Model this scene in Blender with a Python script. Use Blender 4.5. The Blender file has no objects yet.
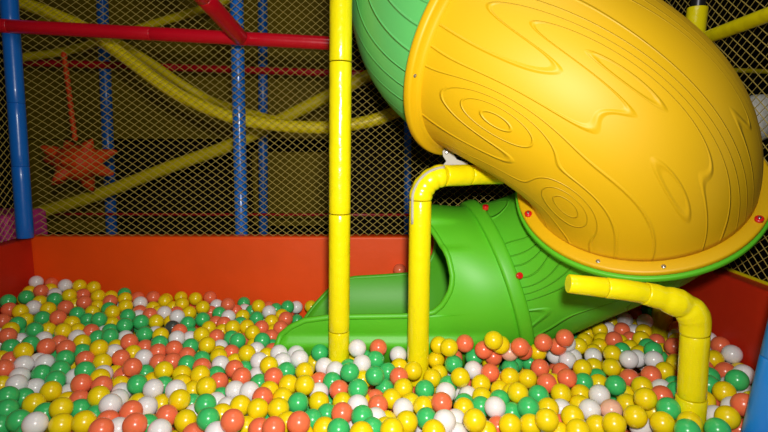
import bpy, bmesh, math, random
import numpy as np
from mathutils import Vector, Matrix

# ------------------------------------------------------------------ camera, world, lights, exposure
scn = bpy.context.scene
COL = scn.collection
cam_data = bpy.data.cameras.new('camera')
cam_data.sensor_width = 36.0
cam_data.lens = 520.0 / 768.0 * 36.0
cam_data.clip_start = 0.02
cam = bpy.data.objects.new('camera', cam_data)
COL.objects.link(cam)
cam.location = (0, 0, 1.16)
cam.rotation_euler = (math.radians(90 - 8.1), 0, 0)
scn.camera = cam

world = bpy.data.worlds.new('world')
scn.world = world
world.use_nodes = True
world.node_tree.nodes['Background'].inputs[0].default_value = (1.0, 0.95, 0.85, 1)
world.node_tree.nodes['Background'].inputs[1].default_value = 0.02

def area(name, loc, target, size, watts, col=(1, 1, 1), spread=180):
    l = bpy.data.lights.new(name, 'AREA')
    l.shape = 'DISK'; l.size = size; l.energy = watts; l.color = col; l.spread = math.radians(spread)
    o = bpy.data.objects.new(name, l); COL.objects.link(o)
    o.location = loc
    d = Vector(target) - Vector(loc)
    o.rotation_euler = d.to_track_quat('-Z', 'Y').to_euler()
    return o
# the flash of the camera, mounted above the lens
area('camera_flash', (0.05, -0.03, 1.35), (0.0, 2.2, 0.85), 0.11, 19, (1.0, 0.97, 0.93), 115)
# weak overhead fill, added to even out the flash falloff; no lamp in view
area('overhead_fill', (0.2, 0.9, 3.2), (0, 1.9, 0.3), 1.4, 14, (1.0, 0.95, 0.86))

scn.view_settings.view_transform = 'Standard'
scn.view_settings.look = 'None'
scn.view_settings.exposure = 0.0
scn.view_settings.gamma = 1.0
scn.view_settings.use_curve_mapping = False

# ------------------------------------------------------------------ materials
def lin(c):
    return tuple((v / 255 / 12.92) if v / 255 <= 0.04045 else ((v / 255 + 0.055) / 1.055) ** 2.4 for v in c)

def mat(name, rgb, rough=0.4, spec=0.5, coat=0.0, metal=0.0, noise=None, bump=None, sss=0.0):
    """rgb in sRGB bytes; noise=(scale, amount) mottles the colour; bump=(scale, strength, distance)"""
    m = bpy.data.materials.new(name); m.use_nodes = True
    nt = m.node_tree; b = nt.nodes['Principled BSDF']
    c = lin(rgb)
    b.inputs['Base Color'].default_value = (*c, 1)
    b.inputs['Roughness'].default_value = rough
    b.inputs['Specular IOR Level'].default_value = spec
    b.inputs['Coat Weight'].default_value = coat
    b.inputs['Coat Roughness'].default_value = 0.12
    b.inputs['Metallic'].default_value = metal
    if sss:
        b.inputs['Subsurface Weight'].default_value = sss
        b.inputs['Subsurface Radius'].default_value = (0.01, 0.01, 0.01)
    tc = nt.nodes.new('ShaderNodeTexCoord')
    if noise:
        n = nt.nodes.new('ShaderNodeTexNoise'); n.inputs['Scale'].default_value = noise[0]; n.inputs['Detail'].default_value = 5
        nt.links.new(tc.outputs['Object'], n.inputs['Vector'])
        r = nt.nodes.new('ShaderNodeMapRange')
        r.inputs['From Min'].default_value = 0.25; r.inputs['From Max'].default_value = 0.75
        r.inputs['To Min'].default_value = 1 - noise[1]; r.inputs['To Max'].default_value = 1 + noise[1]
        nt.links.new(n.outputs['Fac'], r.inputs['Value'])
        x = nt.nodes.new('ShaderNodeVectorMath'); x.operation = 'SCALE'
        x.inputs[0].default_value = c
        nt.links.new(r.outputs['Result'], x.inputs['Scale'])
        nt.links.new(x.outputs['Vector'], b.inputs['Base Color'])
    if bump:
        n = nt.nodes.new('ShaderNodeTexNoise'); n.inputs['Scale'].default_value = bump[0]; n.inputs['Detail'].default_value = 3
        nt.links.new(tc.outputs['Object'], n.inputs['Vector'])
        bp = nt.nodes.new('ShaderNodeBump'); bp.inputs['Strength'].default_value = bump[1]; bp.inputs['Distance'].default_value = bump[2]
        nt.links.new(n.outputs['Fac'], bp.inputs['Height']); nt.links.new(bp.outputs['Normal'], b.inputs['Normal'])
    return m

def grain_mat(name, rgb, rough, sc_u=1.5, sc_v=3.6, lines=12.0, warp=9.0, off=0.0, strength=0.8, dist=0.006, knots=()):
    """moulded plastic with raised wood-grain lines that run along the tube (UV in metres)"""
    m = mat(name, rgb, rough, 0.5, 0.0)
    nt = m.node_tree; b = nt.nodes['Principled BSDF']
    tc = nt.nodes.new('ShaderNodeTexCoord')
    mp = nt.nodes.new('ShaderNodeMapping'); mp.inputs['Scale'].default_value = (sc_u, sc_v, 1); mp.inputs['Location'].default_value = (off, off * 0.7, 0)
    nt.links.new(tc.outputs['UV'], mp.inputs['Vector'])
    n = nt.nodes.new('ShaderNodeTexNoise'); n.inputs['Scale'].default_value = 1.0; n.inputs['Detail'].default_value = 0.6
    nt.links.new(mp.outputs['Vector'], n.inputs['Vector'])
    sp = nt.nodes.new('ShaderNodeSeparateXYZ'); nt.links.new(tc.outputs['UV'], sp.inputs['Vector'])
    def M(op, a, bb=None):
        k = nt.nodes.new('ShaderNodeMath'); k.operation = op
        for i, v in enumerate((a, bb)):
            if v is None: continue
            if isinstance(v, (int, float)): k.inputs[i].default_value = v
            else: nt.links.new(v, k.inputs[i])
        return k.outputs[0]
    s = M('ADD', M('MULTIPLY', sp.outputs['Y'], lines), M('MULTIPLY', n.outputs['Fac'], warp))
    for ku, kv, ka, kb, kA in knots:      # closed rings round each knot
        du = M('POWER', M('ABSOLUTE', M('DIVIDE', M('SUBTRACT', sp.outputs['X'], ku), ka)), 2.0)
        dv = M('POWER', M('ABSOLUTE', M('DIVIDE', M('SUBTRACT', sp.outputs['Y'], kv), kb)), 2.0)
        s = M('ADD', s, M('MULTIPLY', M('EXPONENT', M('MULTIPLY', M('ADD', du, dv), -1.0)), kA))
    fr = M('FRACT', s)
    d = M('ABSOLUTE', M('SUBTRACT', fr, 0.5))
    r = nt.nodes.new('ShaderNodeMapRange'); r.interpolation_type = 'SMOOTHSTEP'
    r.inputs['From Min'].default_value = 0.0; r.inputs['From Max'].default_value = 0.085
    r.inputs['To Min'].default_value = 1.0; r.inputs['To Max'].default_value = 0.0
    nt.links.new(d, r.inputs['Value'])
    bp = nt.nodes.new('ShaderNodeBump'); bp.inputs['Strength'].default_value = strength; bp.inputs['Distance'].default_value = dist
    nt.links.new(r.outputs['Result'], bp.inputs['Height']); nt.links.new(bp.outputs['Normal'], b.inputs['Normal'])
    return m

M_ = dict(
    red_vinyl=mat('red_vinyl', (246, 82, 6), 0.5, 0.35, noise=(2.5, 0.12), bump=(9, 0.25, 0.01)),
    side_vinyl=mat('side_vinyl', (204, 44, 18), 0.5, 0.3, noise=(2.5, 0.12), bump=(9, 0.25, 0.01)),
    blue_bright=mat('bright_blue_foam', (30, 136, 232), 0.3, 0.5, 0.2, bump=(14, 0.25, 0.006)),
    red_bar=mat('red_foam_pipe', (206, 10, 34), 0.3, 0.5, 0.2, bump=(14, 0.25, 0.006)),
    blue=mat('blue_foam_pipe', (12, 108, 208), 0.3, 0.5, 0.2, bump=(14, 0.25, 0.006)),
    yellow_foam=mat('yellow_foam_pipe', (240, 224, 10), 0.24, 0.5, 0.2, bump=(22, 0.5, 0.008)),
    yellow_rail=mat('yellow_rail', (232, 210, 12), 0.4, 0.4, bump=(16, 0.35, 0.008)),
    orange=mat('orange_vinyl', (226, 70, 16), 0.5, 0.3, noise=(8, 0.15)),
    net=mat('ochre_net_cord', (188, 166, 84), 0.7, 0.2),
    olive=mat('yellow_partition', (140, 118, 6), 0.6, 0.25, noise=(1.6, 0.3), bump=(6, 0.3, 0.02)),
    dark=mat('dark_hall_paint', (46, 40, 30), 0.9, 0.2, noise=(2, 0.2)),
    dark_floor=mat('dark_hall_floor', (60, 34, 26), 0.8, 0.2, noise=(2, 0.2)),
    pit_floor=mat('pit_floor_mat', (120, 60, 30), 0.7, 0.2),
    pink=mat('pink_vinyl', (226, 70, 150), 0.4, 0.4, noise=(6, 0.15)),
    slide_yellow=grain_mat('moulded_yellow_plastic', (219, 173, 2), 0.54, lines=13.0, warp=5.0, off=1.3, strength=0.6, knots=((0.223, 1.321, 0.13, 0.065, 3.2), (0.497, 1.423, 0.1, 0.06, 3.0), (0.256, 1.057, 0.26, 0.05, 1.9), (0.425, 1.039, 0.24, 0.06, 2.0), (0.54, 1.147, 0.25, 0.05, 1.8), (0.483, 0.859, 0.18, 0.04, 1.5))),
    flange_yellow=mat('smooth_yellow_plastic', (221, 174, 2), 0.5, 0.5, 0.0),
    slide_green=grain_mat('moulded_green_plastic', (92, 192, 38), 0.48, off=3.1, lines=13.0),
    slide_green2=grain_mat('moulded_sea_green_plastic', (100, 196, 104), 0.46, 1.5, 2.6, 13.0, 4.0, off=5.0),
    smooth_green=mat('smooth_green_plastic', (90, 190, 32), 0.48, 0.5, 0.0),
    bolt=mat('steel_bolt', (190, 190, 190), 0.3, 0.5, metal=0.9),
    red_cap=mat('red_plastic_cap', (214, 20, 24), 0.3, 0.5, 0.3),
    white_plastic=mat('white_plastic', (226, 224, 216), 0.45),
    grey_plastic=mat('pale_grey_plastic', (176, 172, 158), 0.55),
    steel=mat('dark_steel_pipe', (70, 70, 74), 0.35, 0.5, metal=0.8),
)
BALL_RGB = dict(Y=(244, 214, 14), G=(62, 192, 104), R=(244, 116, 76), W=(236, 232, 232), K=(70, 78, 72), P=(240, 184, 158))
BALL_NAME = dict(Y='yellow', G='green', R='orange-red', W='white', K='grey', P='pale pink')
BM = {k: mat(BALL_NAME[k].replace('-', '_').replace(' ', '_') + '_ball_plastic', v, 0.27, 0.5, 0.15, sss=0.0) for k, v in BALL_RGB.items()}

# ------------------------------------------------------------------ helpers
def tag(o, label=None, cat=None, group=None, kind=None):
    for k, v in (('label', label), ('category', cat), ('group', group), ('kind', kind)):
        if v: o[k] = v
    return o

def link(name, me, m=None, parent=None):
    o = bpy.data.objects.new(name, me); COL.objects.link(o)
    for x in (m if isinstance(m, (list, tuple)) else [m]):
        if x is not None: me.materials.append(x)
    if parent is not None:
        o.parent = parent
        o.matrix_parent_inverse = Matrix.Translation(parent.location).inverted() if parent.type == 'EMPTY' else Matrix()
    return o

def mesh(name, V, Fc, m=None, parent=None, smooth=True, uv=None):
    me = bpy.data.meshes.new(name)
    me.from_pydata([tuple(map(float, v)) for v in V], [], [tuple(map(int, q)) for q in Fc])
    me.update()
    if smooth: me.shade_smooth()
    if uv is not None:
        l = me.uv_layers.new(name='UVMap')
        for li, lo in enumerate(me.loops): l.data[li].uv = uv[lo.vertex_index]
    return link(name, me, m, parent)

def empty(name, loc, label=None, cat=None, group=None):
    o = bpy.data.objects.new(name, None); COL.objects.link(o); o.location = loc; o.empty_display_size = 0.1
    return tag(o, label, cat, group)

def bm_obj(name, bm, m, parent=None, smooth=False):
    me = bpy.data.meshes.new(name); bm.to_mesh(me); bm.free()
    if smooth: me.shade_smooth()
    return link(name, me, m, parent)

def box(name, lo, hi, m, parent=None, bevel=0.0):
    bm = bmesh.new(); bmesh.ops.create_cube(bm, size=1)
    for v in bm.verts:
        v.co = Vector([lo[i] + (v.co[i] + 0.5) * (hi[i] - lo[i]) for i in range(3)])
    if bevel: bmesh.ops.bevel(bm, geom=bm.edges[:], offset=bevel, segments=3, affect='EDGES', profile=0.5)
    return bm_obj(name, bm, m, parent)

def smooth_path(pts, n=8):
    P = [np.array(p, float) for p in pts]
    P = [2 * P[0] - P[1]] + P + [2 * P[-1] - P[-2]]
    out = []
    for i in range(1, len(P) - 2):
        a, b, c, d = P[i - 1:i + 3]
        for k in range(n):
            t = k / n
            out.append(0.5 * ((2 * b) + (-a + c) * t + (2 * a - 5 * b + 4 * c - d) * t * t + (-a + 3 * b - 3 * c + d) * t ** 3))
    out.append(P[-2])
    return np.array(out)

def frames(P, up0=(0, 0, 1)):
    P = np.asarray(P, float); T = np.gradient(P, axis=0); T /= np.linalg.norm(T, axis=1)[:, None]
    u = np.array(up0, float)
    if abs(T[0] @ u) > 0.9: u = np.array([0, -1.0, 0])
    Uv = []
    for t in T:
        u = u - t * (u @ t); u /= np.linalg.norm(u); Uv.append(u)
    Uv = np.array(Uv)
    return T, Uv, np.cross(T, Uv)

def tube_data(P, r, seg=20, caps=True, up0=(0, 0, 1), T=None):
    P = np.asarray(P, float); r = np.broadcast_to(np.asarray(r, float), (len(P),))
    T2, U, W = frames(P, up0)
    if T is not None:
        T2 = T; U = U - T2 * (U * T2).sum(1)[:, None]; U /= np.linalg.norm(U, axis=1)[:, None]; W = np.cross(T2, U)
    V, Fc, uv = [], [], []
    s = np.concatenate([[0], np.cumsum(np.linalg.norm(np.diff(P, axis=0), axis=1))])
    n = seg + 1 if not caps else seg
    for i in range(len(P)):
        for k in range(n):
            a = 2 * math.pi * k / seg
            V.append(P[i] + r[i] * (math.cos(a) * U[i] + math.sin(a) * W[i])); uv.append((s[i], a * r.mean()))
    for i in range(len(P) - 1):
        for k in range(seg):
            k2 = (k + 1) % n
            Fc.append((i * n + k, i * n + k2, (i + 1) * n + k2, (i + 1) * n + k))
    if caps:
        Fc.append(tuple(range(n))[::-1]); Fc.append(tuple((len(P) - 1) * n + k for k in range(n)))
    return V, Fc, uv

def tube(name, P, r, m, parent=None, seg=20, caps=True):
    V, Fc, uv = tube_data(P, r, seg, caps)
    # Fc winding: outward
    o = mesh(name, V, [q[::-1] for q in Fc], m, parent)
    if caps:
        for p in o.data.polygons:
            if len(p.vertices) > 4: p.use_smooth = False
    return o

def rounded(P, r, e=0.003):
    """path with rounded-off ends: returns path and radii"""
    P = np.asarray(P, float)
    a = (P[1] - P[0]) / np.linalg.norm(P[1] - P[0]); b = (P[-1] - P[-2]) / np.linalg.norm(P[-1] - P[-2])
    rr = np.broadcast_to(np.asarray(r, float), (len(P),))
    Q = np.vstack([P[0], P[0] + a * e * .3, P[0] + a * e, P[1:-1], P[-1] - b * e, P[-1] - b * e * .3, P[-1]])
    R = np.concatenate([[rr[0] - e, rr[0] - e * .3, rr[0]], rr[1:-1], [rr[-1], rr[-1] - e * .3, rr[-1] - e]])
    return Q, R

def rod(name, a, b, r, m, parent=None, seg=20, n=6, wob=0.0):
    a = np.array(a, float); b = np.array(b, float)
    P = np.array([a + (b - a) * t for t in np.linspace(0, 1, n)])
    Q, R = rounded(P, r)
    return tube(name, Q, R, m, parent, seg)

CAMZ = 1.16; PC = math.cos(math.radians(8.1)); PS = math.sin(math.radians(8.1)); FPX = 520.0
def project(P):
    P = np.asarray(P, float); hgt = CAMZ - P[..., 2]
    d = P[..., 1] * PC + hgt * PS
    return np.stack([384 + FPX * P[..., 0] / d, 216 + FPX * (hgt * PC - P[..., 1] * PS) / d], -1)
def at(px, py, Y):
    """the point of the place that the photograph shows at (px, py), at the distance Y"""
    x = (px - 384) / FPX; v = (py - 216) / FPX
    d = np.array([x, PC - v * PS, -PS - v * PC]); return np.array([0, 0, CAMZ]) + d * (Y / d[1])

# ------------------------------------------------------------------ the setting
XL, XR, YB, ZT, ZF = -1.80, 1.25, 2.62, 0.68, 0.12
tag(box('floor', (-6, -1.5, -0.05), (6, 7, 0.0), M_['dark_floor']), kind='structure')
tag(box('wall_far', (-6, 6.6, 0), (6, 6.7, 3.6), M_['dark']), kind='structure')
tag(box('ceiling', (-6, -1.5, 3.6), (6, 6.7, 3.7), M_['dark']), kind='structure')
tag(box('trim_1', (XL, 0.3, 0.0), (XR, YB, ZF), M_['pit_floor']), 'ball pit base', kind='structure')
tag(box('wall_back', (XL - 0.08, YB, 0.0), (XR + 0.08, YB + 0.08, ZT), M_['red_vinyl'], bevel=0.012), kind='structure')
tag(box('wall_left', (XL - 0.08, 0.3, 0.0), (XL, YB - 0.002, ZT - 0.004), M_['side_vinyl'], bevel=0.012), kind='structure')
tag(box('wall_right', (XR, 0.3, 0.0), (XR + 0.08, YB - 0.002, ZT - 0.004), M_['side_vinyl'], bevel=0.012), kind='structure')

# ------------------------------------------------------------------ nets
def net(name, origin, ax, W, H, cw, chh, label, rope=0.0020, seed=1, border=None, wide=0.0):
    """diamond net of knotted cord in the plane (ax, z) from origin"""
    rnd = random.Random(seed)
    ax = np.array(ax, float); o = np.array(origin, float); nrm = np.cross(ax, [0, 0, 1.0])
    V, Fc = [], []
    ph = [rnd.uniform(0, 6.3) for _ in range(8)]
    def warp(s, z):
        ds = 0.006 * math.sin(2.3 * z + ph[0]) + 0.005 * math.sin(4.1 * s + ph[1]) + 0.003 * math.sin(9 * z + 3 * s + ph[2])
        dz = 0.006 * math.sin(1.9 * s + ph[3]) + 0.004 * math.sin(6 * s + 3 * z + ph[4])
        dn = 0.010 * math.sin(1.7 * s + ph[5]) * math.sin(math.pi * z / H)
        s = float(np.interp(s, QN, XS)) if wide else s
        return o + ax * min(max(s + ds, 0.0), W) + np.array([0, 0, 1.0]) * min(max(z + dz, 0.0), H) + nrm * dn
    slope = chh / cw
    if wide:      # cells stretched wider towards the start of the net
        XS = np.linspace(0, W, 200); wd = 1 + wide * np.exp(-XS / 0.55)
        QN = np.concatenate([[0], np.cumsum(np.diff(XS) / wd[1:])])
    Wq = QN[-1] if wide else W
    for sgn in (1, -1):
        k0 = -int(H / slope / cw) - 2
        for k in range(k0, int(Wq / cw) - k0 + 2):
            # line s = k*cw + sgn*z/slope
            pts = []
            N = int(H / (chh / 2))
            for i in range(N + 1):
                z = i * H / N; s = k * cw + sgn * z / slope
                if -1e-6 <= s <= Wq + 1e-6: pts.append(warp(s, z))
                elif pts: break
            if len(pts) < 2: continue
            pts = pts[::2] + ([pts[-1]] if len(pts) % 2 == 0 else [])
            if len(pts) < 2: continue
            b = len(V)
            for p in pts:
                for a in range(3):
                    an = a * 2.0944
                    V.append(p + rope * (math.cos(an) * np.array([0, 0, 1.0]) * 0.9 + math.cos(an) * ax * -sgn * 0.3 + math.sin(an) * nrm))
            for i in range(len(pts) - 1):
                for a in range(3):
                    c = (a + 1) % 3
                    Fc.append((b + i * 3 + a, b + i * 3 + c, b + i * 3 + 3 + c, b + i * 3 + 3 + a))
    root = mesh(name, V, Fc, M_['net'])
    tag(root, label, 'net')
    if border is not None:
        P = [o + ax * s for s in np.linspace(0, W, 30)]
        tube('edge_cord', P, border, M_['yellow_rail'], root, 8)
    return root
net('safety_net', (XL, YB + 0.02, ZT), (1, 0, 0), XR - XL, 2.3, 0.0435, 0.0355, 'wide diamond mesh net of ochre cord above the long back wall of the pit', seed=3, wide=0.45)
net('safety_net', (XL - 0.03, 1.2, ZT), (0, 1, 0), YB - 1.2, 2.3, 0.048, 0.040, 'ochre net above the dark red left wall, beside the thick blue corner post', seed=5)
net('safety_net', (XR + 0.06, 1.45, ZT), (0, 1, 0), YB - 1.45, 2.3, 0.050, 0.038, 'ochre net with a yellow edge cord above the right wall, beyond the yellow tube', seed=7, border=0.007)

# ------------------------------------------------------------------ far frame behind the net
def padded_post(a, b, r, m, label, group=None, name='padded_post', joints=(), cat='post', seg=20):
    """upright or bar of foam sleeves butted end to end"""
    a = np.array(a, float); b = np.array(b, float)
    root = empty(name, tuple(a), label, cat, group)
    js = [0.0] + list(joints) + [1.0]
    for s, t in zip(js[:-1], js[1:]):
        rod('foam_sleeve', a + (b - a) * s, a + (b - a) * t, r, m, root, seg)
    return root

padded_post((-1.78, 2.54, 0.69), at(7, -30, 2.54), 0.0375, M_['blue'], 'thick blue padded post at the left back corner, in front of the net', joints=(0.28, 0.52, 0.8), name='corner_post')
padded_post((-0.775, 2.745, 0.0), at(236, -30, 2.745), 0.033, M_['blue'], 'blue padded post seen through the net, under the joint of the red bars', joints=(0.45, 0.7), name='frame_post')
padded_post(at(113, 262, 4.4), at(100.5, -40, 4.4), 0.045, M_['blue'], 'dim blue post far behind the net, beside the orange spiky ball', joints=(0.5,), name='frame_post')
padded_post(at(263.5, 255, 4.4), at(262.5, -40, 4.4), 0.038, M_['blue'], 'dim blue post far behind the net, midway between bright blue and tall yellow posts', joints=(0.5,), name='frame_post')
padded_post(at(407.5, 245, 4.4), at(408, -40, 4.4), 0.031, M_['blue'], 'dim blue post behind the net, partly hidden by the bent yellow pole', joints=(0.5,), name='frame_post')
padded_post(at(-60, 22.5, 2.5), at(345, 44, 2.5), 0.031, M_['red_bar'], 'bright red padded bar running level above the net, past two blue posts', joints=(0.17, 0.52, 0.76), name='cross_bar', cat='bar')
padded_post(at(240, 37, 2.47), at(150, -62, 1.75), 0.036, M_['red_bar'], 'dark red padded bar slanting up towards the viewer from the red joint', joints=(0.5,), name='cross_bar', cat='bar')
padded_post(at(14, 62, 4.33), at(420, 76, 4.33), 0.030, M_['red_bar'], 'dim red bar far behind the net, below the bright red bar', joints=(0.4,), name='cross_bar', cat='bar')
padded_post(at(20, 214, 4.345), at(420, 215, 4.345), 0.012, M_['red_bar'], 'thin dim red bar low behind the net, just above the back wall', name='cross_bar', cat='bar')

rail1 = smooth_path([at(x, y, Y) for x, y, Y in [(-20, -14, 2.95), (20, 2, 2.93), (55, 15, 2.9), (90, 31, 2.88), (115, 49, 2.86), (142, 70, 2.85), (172, 91, 2.85), (202, 106, 2.84), (235, 118, 2.84), (268, 124, 2.84), (300, 127, 2.84), (332, 127, 2.84), (370, 121, 2.84), (400, 110, 2.84), (425, 96, 2.86)]], 5)
q, rr = rounded(rail1, 0.034)
tag(tube('curved_rail', q, rr, M_['yellow_rail']), 'bright yellow padded rail sweeping down behind the net past the tall yellow post', 'rail')
rail2 = smooth_path([at(x, y, Y) for x, y, Y in [(5, 221, 3.7), (33, 214, 3.7), (68, 204, 3.7), (100, 194, 3.7), (167, 168, 3.7), (233, 144, 3.7), (280, 120, 3.7), (330, 95, 3.7), (370, 75, 3.7)]], 4)
q, rr = rounded(rail2, 0.044)
tag(tube('curved_rail', q, rr, M_['yellow_rail']), 'dim yellow rail climbing behind the net from the low left, under the spiky ball', 'rail')
rail3 = smooth_path([at(x, y, Y) for x, y, Y in [(18, 58, 3.9), (60, 52, 3.9), (100, 42, 3.9), (150, 25, 3.9), (200, 10, 3.9), (230, -2, 3.9)]], 4)
q, rr = rounded(rail3, 0.030)
tag(tube('curved_rail', q, rr, M_['yellow_rail']), 'dim thin yellow rail behind the top left, above the rope of the spiky ball', 'rail')
rail4 = smooth_path([at(x, y, Y) for x, y, Y in [(40, 22, 3.5), (80, 30, 3.5), (118, 43, 3.5), (150, 62, 3.5), (182, 84, 3.5), (212, 101, 3.5), (250, 114, 3.1), (280, 122, 2.92)]], 4)
q, rr = rounded(rail4, 0.028)
tag(tube('curved_rail', q, rr, M_['yellow_rail']), 'thin dim yellow rail close behind and above the bright curved rail', 'rail')

# yellow partitions deep in the play frame
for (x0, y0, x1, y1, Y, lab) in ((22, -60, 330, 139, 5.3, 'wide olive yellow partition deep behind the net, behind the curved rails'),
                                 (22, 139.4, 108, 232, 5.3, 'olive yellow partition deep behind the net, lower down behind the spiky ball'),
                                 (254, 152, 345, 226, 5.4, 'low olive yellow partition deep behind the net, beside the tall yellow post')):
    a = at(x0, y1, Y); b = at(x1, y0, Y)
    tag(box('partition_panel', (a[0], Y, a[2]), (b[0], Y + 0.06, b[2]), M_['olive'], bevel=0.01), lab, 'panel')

# orange spiky ball on a rope
top = at(63.5, 52, 3.25); bot = at(75.5, 141, 3.25)
Pr, Rr = [], []
for i in range(61):
    t = i / 60; Pr.append(top + (bot - top) * t); Rr.append(0.0095 + 0.009 * abs(math.sin(t * math.pi * 11)))
c0 = at(78, 163, 3.25)
sb = empty('spiky_ball', tuple(c0), 'orange vinyl ball with long spikes hanging on a knotted rope behind the net', 'toy')
tube('rope', Pr, Rr, M_['orange'], sb, 10)
bm = bmesh.new(); bmesh.ops.create_icosphere(bm, subdivisions=5, radius=1)
sp = []; RB0 = 0.130
for px, py, dy, ln in ((37, 145, -.04, 1), (39, 158, .10, .95), (92, 140, -.05, .8), (120, 150, -.02, 1.05), (117, 175, -.06, 1.0), (50, 186, -.04, .9), (92, 189, .06, .8), (66, 141, .08, .7)):
    v = at(px, py, 3.25 + dy) - c0; L = np.linalg.norm(v); sp.append((v / L, L))
for v in ((0.1, -1, 0.1), (-.3, -.8, -.5), (.2, .9, .3), (-.2, .9, -.4)):
    v = np.array(v); sp.append((v / np.linalg.norm(v), 0.2))
for v in bm.verts:
    d = np.array(v.co); r = RB0
    for s, L in sp:
        ca = float(d @ s); r = max(r, RB0 * (1 - .0) + (max(L, RB0 + .08) - RB0) * max(0.0, 1 - math.acos(min(1, ca)) / 0.40) ** 1.5)
    d = d * r; d[2] *= 0.85 if r < RB0 + .01 else 1.0
    v.co = d + c0
bm_obj('spiked_body', bm, M_['orange'], sb, True)

# pink pad beyond the left wall
bm = bmesh.new()
tag(box('foam_block', (-2.75, 2.75, 0.0), (-2.02, 3.1, 0.77), M_['pink'], bevel=0.03), 'pink foam block standing outside behind the left net', 'block')

# right-hand rails beyond the tube
tag(rod('top_rail', at(700, 40, 2.06), (1.21, 1.42, 1.565), 0.024, M_['yellow_foam']), 'yellow padded top rail above the right wall, joining the corner post', 'rail')
tag(rod('lower_rail', at(640, 66, 3.3), at(800, 73, 3.3), 0.014, M_['yellow_rail']), 'thin dim yellow rail beyond the right net, below the top rail', 'rail')
wp = at(757, 118, 2.35)
pp = [wp + np.array([0, 0, z]) for z in (-.10, -.085, -.05, 0, .05, .085, .10)]
tag(tube('foam_roll', pp, [.03, .05, .062, .066, .062, .05, .03], M_['white_plastic']), 'white padded roll seen through the right net beside the yellow tube', 'roll')

# ------------------------------------------------------------------ yellow posts in the pit
r = 0.0385
tp = empty('tall_post', (-0.172, 1.84, ZF), 'tall straight yellow padded post rising out of the balls to the top', 'post')
for a, b in ((ZF, .47), (.473, .905), (.908, 1.43), (1.433, 2.3)):
    rod('foam_sleeve', (-0.172 + (a - ZF) * 0.0175, 1.84, a), (-0.172 + (b - ZF) * 0.0175, 1.84, b), r, M_['yellow_foam'], tp, 28, 14)

def wrinkle(P, rad, amp, cells):
    L = np.concatenate([[0], np.cumsum(np.linalg.norm(np.diff(P, axis=0), axis=1))])
    return rad * (1 + amp * (np.abs(np.sin(L / L[-1] * math.pi * cells)) - 0.7))

bp = empty('bent_pole', (0.128, 1.83, ZF), 'yellow padded pole bent over at the top under the yellow tube, beside the green slide', 'pole')
rod('foam_sleeve', (0.124, 1.83, ZF), (0.129, 1.83, 0.955), 0.0395, M_['yellow_foam'], bp, 28, 14)
A = np.array([0.129, 1.83, 0.957]); arc = []
for i in range(25):
    a = math.pi / 2 * i / 24 * 0.98
    arc.append(A + np.array([0.085 * (1 - math.cos(a)), 0.02 * (1 - math.cos(a)), 0.085 * math.sin(a)]))
arc = np.array(arc)
tube('bend_sleeve', arc, wrinkle(arc, 0.041, 0.07, 4), M_['yellow_foam'], bp, 28)
e0 = arc[-1] + np.array([0.002, 0.0005, 0])
rod('foam_sleeve', e0, e0 + np.array([0.095, 0.045, -0.001]), 0.0385, M_['yellow_foam'], bp, 28)
rod('foam_sleeve', e0 + np.array([0.098, 0.0465, -0.001]), e0 + np.array([0.235, 0.120, -0.004]), 0.036, M_['yellow_foam'], bp, 28)
# pale seam along the outside of the bend
sd = np.array([-.72, -.69, 0]) * 0.0405
seam = [np.array([0.1285, 1.83, z]) + sd for z in (0.875, 0.90, 0.93, 0.955)]
for i in range(1, 25):
    a = math.pi / 2 * i / 24 * 0.98
    seam.append(arc[i] + 0.0425 * (0.72 * np.array([-math.cos(a), 0, math.sin(a)]) + 0.69 * np.array([0, -1, 0])))
tag(tube('seam_strip', np.array(seam), 0.0048, M_['grey_plastic'], bp, 10), 'pale grey strip')
# white clamp that holds the flange
br = bmesh.new()
G0 = np.array([.3462, 1.8567, 1.4709]); t0 = np.array([.69320047, -.57902792, -.42918501]); u0 = np.cross(t0, [0, 0, 1.0]); u0 /= np.linalg.norm(u0); w0 = np.cross(u0, t0)
aa = np.linspace(0, 2 * math.pi, 720); ringp = G0 + .372 * (np.cos(aa)[:, None] * u0 + np.sin(aa)[:, None] * w0) + t0 * .03
lug = ringp[np.argmin(((project(ringp) - np.array([446, 150])) ** 2).sum(1))]
cx = lug + np.array([.026, -.014, -.020])
prof = [(-.040, -.030), (.055, -.032), (.052, -.018), (.012, -.006), (.000, .012), (-.010, .030), (-.028, .034), (-.040, .024), (-.038, .006), (-.026, -.012)]
vs0 = [br.verts.new((cx[0] + x, cx[1] - 0.006, cx[2] + z)) for x, z in prof]
vs1 = [br.verts.new((cx[0] + x, cx[1] + 0.006, cx[2] + z)) for x, z in prof]
br.faces.new(vs0); br.faces.new(vs1[::-1])
for i in range(len(prof)):
    j = (i + 1) % len(prof); br.faces.new((vs0[j], vs0[i], vs1[i], vs1[j]))
bmesh.ops.recalc_face_normals(br, faces=br.faces[:])
cl = bm_obj('clamp_plate', br, M_['grey_plastic'], bp); tag(cl, 'white plastic clamp with a bolt')
hb = rod('clamp_bolt', (cx[0] - .026, cx[1] - .012, cx[2] + .020), (cx[0] - .026, cx[1] - .005, cx[2] + .020), .007, M_['bolt'], cl, 12)

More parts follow.
